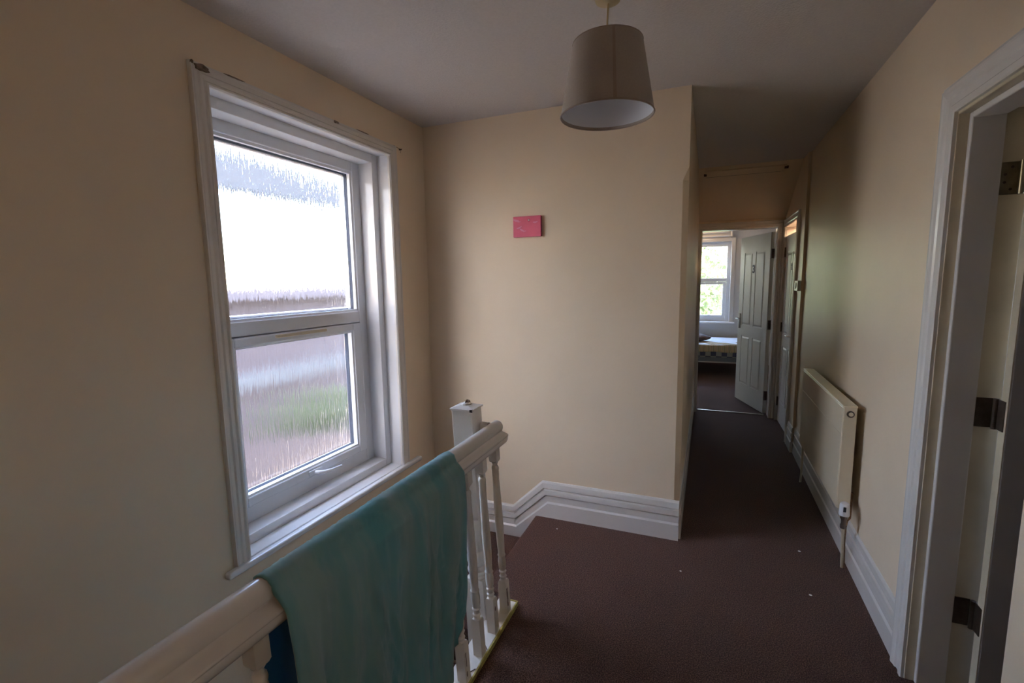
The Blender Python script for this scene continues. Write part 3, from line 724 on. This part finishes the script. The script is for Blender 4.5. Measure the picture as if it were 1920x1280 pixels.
obj('pipe', tube([(.672, 3.835, .345), (.672, 3.835, .10), (.680, 3.90, -.001)], .0075, 10), CREAMW, rd, smooth=True, label='cream painted pipe')
obj('valve_body', join(tube([(.672, 3.835, .30), (.672, 3.835, .36)], .012, 12), tube([(.672, 3.795, .345), (.672, 3.835, .345)], .010, 10)), BRONZE, rd, smooth=True)

# small control box by the side door
cb = thing('wall_thermostat', 'small white control box on the right wall beside the side door', 'thermostat')
obj('housing', boxes([(.690, XS, 4.585, 4.735, 1.385, 1.47)]), mat('white_control_plastic', (.78, .82, .76), .25), cb, bevel=.004)
obj('dial', lathe([(0, .028), (.006, .026)], 24, True), UPVC, cb, smooth=True)
bpy.data.objects['dial'].matrix_world = Matrix.Translation((.690, 4.665, 1.43)) @ Matrix.Rotation(R(-90), 4, 'Y')

# lint specks on the carpet
for (x, y, r_) in ((-.145, 2.56, .0045), (-.915, 2.66, .004), (.50, 2.80, .004), (.545, 2.52, .006), (.02, 1.95, .003)):
    pass
random.seed(2)
LN = [(-.08, 2.44, .005, 'white lint speck on the carpet in front of the corridor corner'), (.515, 2.86, .006, 'white lint speck on the carpet beside the radiator valve'), (.50, 2.46, .006, 'white lint speck on the carpet nearest the right doorway'), (-.80, 2.62, .004, 'white lint speck on the carpet by the stair edge')]
for x, y, r_, lb in LN:
    bm = bmesh.new(); bmesh.ops.create_icosphere(bm, subdivisions=1, radius=r_)
    for v_ in bm.verts: v_.co = Vector((v_.co.x*random.uniform(.8, 1.6), v_.co.y*random.uniform(.8, 1.3), v_.co.z*.4))
    o = obj('lint_speck', bm, LINT, smooth=True); o.location = (x, y, .003); tag(o, lb, 'lint', 'lint specks on the carpet')

# ------------------------------------------------------------------ bedroom: window, bed
w2 = sroot('window_2', 'white framed clear bedroom window seen through the doorway, leafy garden outside', 'window')
obj('casing', join(boxes([(BX1, BX1+.065, BW-.018, BW, BZ0-.02, BZ1+.065), (BX0-.065, BX0, BW-.018, BW, BZ0-.02, BZ1+.065), (BX0, BX1, BW-.018, BW, BZ1, BZ1+.065)])), WHITE, w2, bevel=.004)
obj('sill', boxes([(BX0-.09, BX1+.09, BW-.075, BW+.10, BZ0-.035, BZ0-.002)]), WHITE, w2, bevel=.008)
f2 = obj('frame', join(boxes([(BX1-.06, BX1-.001, BW+.10, BW+.16, BZ0, BZ1), (BX0+.001, BX0+.06, BW+.10, BW+.16, BZ0, BZ1), (BX0+.06, BX1-.06, BW+.10, BW+.16, BZ1-.075, BZ1-.001), (BX0+.06, BX1-.06, BW+.10, BW+.16, BZ0, BZ0+.055),
      (BX0+.06, BX1-.06, BW+.10, BW+.16, 1.44, 1.50), (-.345, -.285, BW+.10, BW+.16, BZ0, BZ1)])), UPVC, w2, bevel=.004)
sa2 = obj('sash', join(boxes([(BX1-.115, BX1-.062, BW+.092, BW+.15, BZ0+.057, 1.438), (-.283, -.23, BW+.092, BW+.15, BZ0+.057, 1.438), (-.23, BX1-.115, BW+.092, BW+.15, 1.395, 1.438), (-.23, BX1-.115, BW+.092, BW+.15, BZ0+.057, BZ0+.11)])), UPVC, w2, bevel=.004)
obj('pane', boxes([(-.285, BX1-.06, BW+.128, BW+.132, 1.50, BZ1-.075)]), CLEAR, w2); obj('pane', boxes([(-.23, BX1-.115, BW+.12, BW+.124, BZ0+.11, 1.395)]), CLEAR, w2)
obj('pane', boxes([(BX0+.06, -.345, BW+.128, BW+.132, BZ0+.055, BZ1-.075)]), CLEAR, w2)
rail = thing('curtain_pole', 'slim white curtain rails above the bedroom window', 'curtain rail')
obj('pole', tube([(-1.0, BW-.09, 2.22), (.37, BW-.09, 2.22)], .014, 10), WHITE, rail, smooth=True)
obj('pole', tube([(-1.0, BW-.13, 2.28), (.30, BW-.13, 2.28)], .010, 10), WHITE, rail, smooth=True)
for x in (.34, -.97): obj('wall_bracket', boxes([(x, x+.02, BW-.145, BW-.001, 2.20, 2.295)]), WHITE, rail, bevel=.003)

bed = thing('bed', 'low bed with pale sheet, striped blanket and checked mattress in the bedroom', 'bed')
bx0, bx1, by0, by1 = -1.35, .72, 7.90, 8.95
obj('frame', boxes([(bx0, bx1, by0, by0+.03, .225, .30), (bx0, bx1, by1-.03, by1, .225, .30), (bx0, bx0+.03, by0, by1, .225, .30), (bx1-.03, bx1, by0, by1, .225, .30)]), mat('grey_bed_rail', (.10, .11, .13), .4), bed, bevel=.004)
for (x, y) in ((bx0+.03, by0+.03), (bx1-.03, by0+.03), (bx0+.03, by1-.03), (bx1-.03, by1-.03)):
    obj('leg', tube([(x, y, 0), (x, y, .24)], .02, 10), BRONZE, bed)
obj('mattress', boxes([(bx0+.02, bx1-.02, by0-.005, by1-.02, .285, .475)]), CHECKB, bed, bevel=.02, seg=3)
def blanket():
    bm = bmesh.new(); NXn, NYn = 60, 30; g = []
    for i in range(NXn+1):
        r_ = []
        for j in range(NYn+1):
            x = bx0+.02+(bx1-bx0-.04)*i/NXn; t = j/NYn
            if t < .25: y = by0-.016-.004*math.sin(x*18); z = .375+.105*t/.25 + .012*noise.noise((x*5, 0, 0))*(1-t/.25)
            else:
                y = by0-.01+(t-.25)/.75*.42*(1+.25*noise.noise((x*3, 3, 0))); z = .487+.014*noise.noise((x*6, y*6, 0))+.008*math.sin(x*9+y*14)
            r_.append(bm.verts.new((x, y, z)))
        g.append(r_)
    for i in range(NXn):
        for j in range(NYn): bm.faces.new((g[i][j], g[i+1][j], g[i+1][j+1], g[i][j+1]))
    return bm
o = obj('blanket', blanket(), QUILT, smooth=True); o.modifiers.new('thick', 'SOLIDIFY').thickness = .010
tag(o, 'tan striped blanket along the front edge of the bed', 'blanket')
o = obj('sheet', boxes([(bx0+.015, bx1-.015, by0+.02, by1-.015, .4755, .485)]), MATT, bevel=.006)
tag(o, 'pale blue-white sheet on the bed', 'sheet')
def bundle():
    bm = bmesh.new(); bmesh.ops.create_uvsphere(bm, u_segments=28, v_segments=16, radius=1)
    for v_ in bm.verts:
        c = v_.co; n_ = noise.noise(c*2.2)*.16
        zz = c.z*(1+n_)*.062; 
        v_.co = Vector((c.x*(.30+n_*.1), c.y*(.19+n_*.06), max(-.05, zz)))
    return bm
o = obj('folded_throw', bundle(), mat('dark_brown_fleece', (.10, .055, .04), .9, bump=.5, bscale=60, col2=(.2, .15, .15), vscale=7), smooth=True)
o.location = (-.225, 8.33, .545); tag(o, 'dark brown folded throw lying on the bed', 'throw')

# ------------------------------------------------------------------ outside
struct(obj('floor_garden', boxes([(-40, 40, -30, 60, -2.9, -2.78)]), GRASS), 'garden ground outside', 'ground')
nb = thing('neighbour_house', 'brick building with a pale wall outside the obscured window', 'building')
obj('wall', boxes([(-9.3, -8.6, -9, 24, -2.8, 1.2)]), BRICK, nb)
obj('roof', boxes([(-9.5, -8.35, -9, 24, 1.2, 1.42)]), mat('grey_roof_edge', (.09, .075, .08), .9, spec=.1), nb, bevel=.01)
obj('ledge', boxes([(-8.6, -8.45, -9, 24, -.58, -.27)]), FENCE, nb)
gw = thing('gutter_beam', 'grey gutter line crossing high outside the obscured window', 'gutter')
obj('gutter', boxes([(-5.12, -4.95, -6, 14, 2.56, 3.0)]), mat('grey_gutter', (.05, .05, .055), .9, spec=.1), gw)
for y in (-5.5, 13.5): obj('bracket', boxes([(-5.08, -5.0, y-.05, y+.05, -2.8, 2.56)]), FENCE, gw)

def shrub(name, cx_, cy_, cz_, rx, ry, rz, n, leaf, seed, label):
    random.seed(seed); t = thing(name, label, 'tree' if rz > 1.5 else 'shrub')
    bm = bmesh.new()
    for i in range(n):
        th = random.uniform(0, 2*math.pi); ph = math.acos(random.uniform(-1, 1)); q = random.uniform(.55, 1.05)
        d = Vector((math.sin(ph)*math.cos(th)*rx, math.sin(ph)*math.sin(th)*ry, math.cos(ph)*rz))*q
        q2 = 1+.25*noise.noise(d*.9)
        p = Vector((cx_, cy_, cz_)) + d*q2
        a = Vector((random.gauss(0, 1), random.gauss(0, 1), random.gauss(0, 1))).normalized(); b = a.orthogonal().normalized()
        l_ = leaf*random.uniform(.7, 1.3)
        bm.faces.new([bm.verts.new(p+a*l_), bm.verts.new(p+b*l_*.5), bm.verts.new(p-a*l_), bm.verts.new(p-b*l_*.5)])
    obj('foliage', bm, LEAFL if name == 'garden_tree' else LEAF, t)
    obj('trunk', tube([(cx_, cy_, -2.8), (cx_+.05, cy_, (cz_-2.8)/2), (cx_, cy_, cz_)], [.12, .09, .03], 8), WOODB, t, smooth=True)
    return t
shrub('garden_shrub', -6.9, 7.15, -.95, .7, 1.1, .42, 2200, .07, 5, 'green shrub blurred behind the lower obscured pane')
shrub('garden_tree', -1.5, 14.6, 1.2, 2.3, 1.6, 2.8, 9000, .10, 8, 'sunlit leafy tree outside the left of the bedroom window')
shrub('garden_tree', 2.2, 16.9, 1.0, 2.3, 1.5, 2.8, 9000, .10, 12, 'sunlit leafy tree outside the right of the bedroom window')

# ------------------------------------------------------------------ bedroom bulb and two added unseen fill globes
def glow(name, col, st):
    m = bpy.data.materials.new(name); m.use_nodes = True; b = m.node_tree.nodes['Principled BSDF']
    b.inputs['Base Color'].default_value = (.8, .8, .8, 1); b.inputs['Emission Color'].default_value = (*col, 1); b.inputs['Emission Strength'].default_value = st
    return m
def hung_globe(x, y, z, r, zc, st, label):
    t = thing('lamp_or_fill_globe', label, 'ceiling lamp')
    n = 12
    obj('globe', lathe([(-r*math.cos(math.pi*i/n), max(.004, r*math.sin(math.pi*i/n))) for i in range(n+1)], 28, True, None, (x, y, z)), glow('warm_globe', (1, .70, .42), st), t, smooth=True, label='lit warm white globe')
    obj('cord', tube([(x, y, z+r-.004), (x, y, zc-.02)], .003, 8), ROSE, t, smooth=True)
    obj('ceiling_rose', lathe([(0, .03), (.006, .045), (.02, .047)], 24, True, None, (x, y, zc-.021)), ROSE, t, smooth=True)
hung_globe(.22, -1.0, 1.75, .13, ZC, 4.2, 'added unseen warm fill globe hanging over the landing behind the camera')  # fill source added out of view to lift the landing shadows
hung_globe(-.055, 8.6, 2.290, .030, 2.62, 110, 'small lit warm globe lamp in the bedroom')
hung_globe(1.3, 5.1, 2.15, .07, ZC+.08, 140, 'added unseen warm globe in the room behind the side door')  # added out of view for the orange glow and extra corridor light
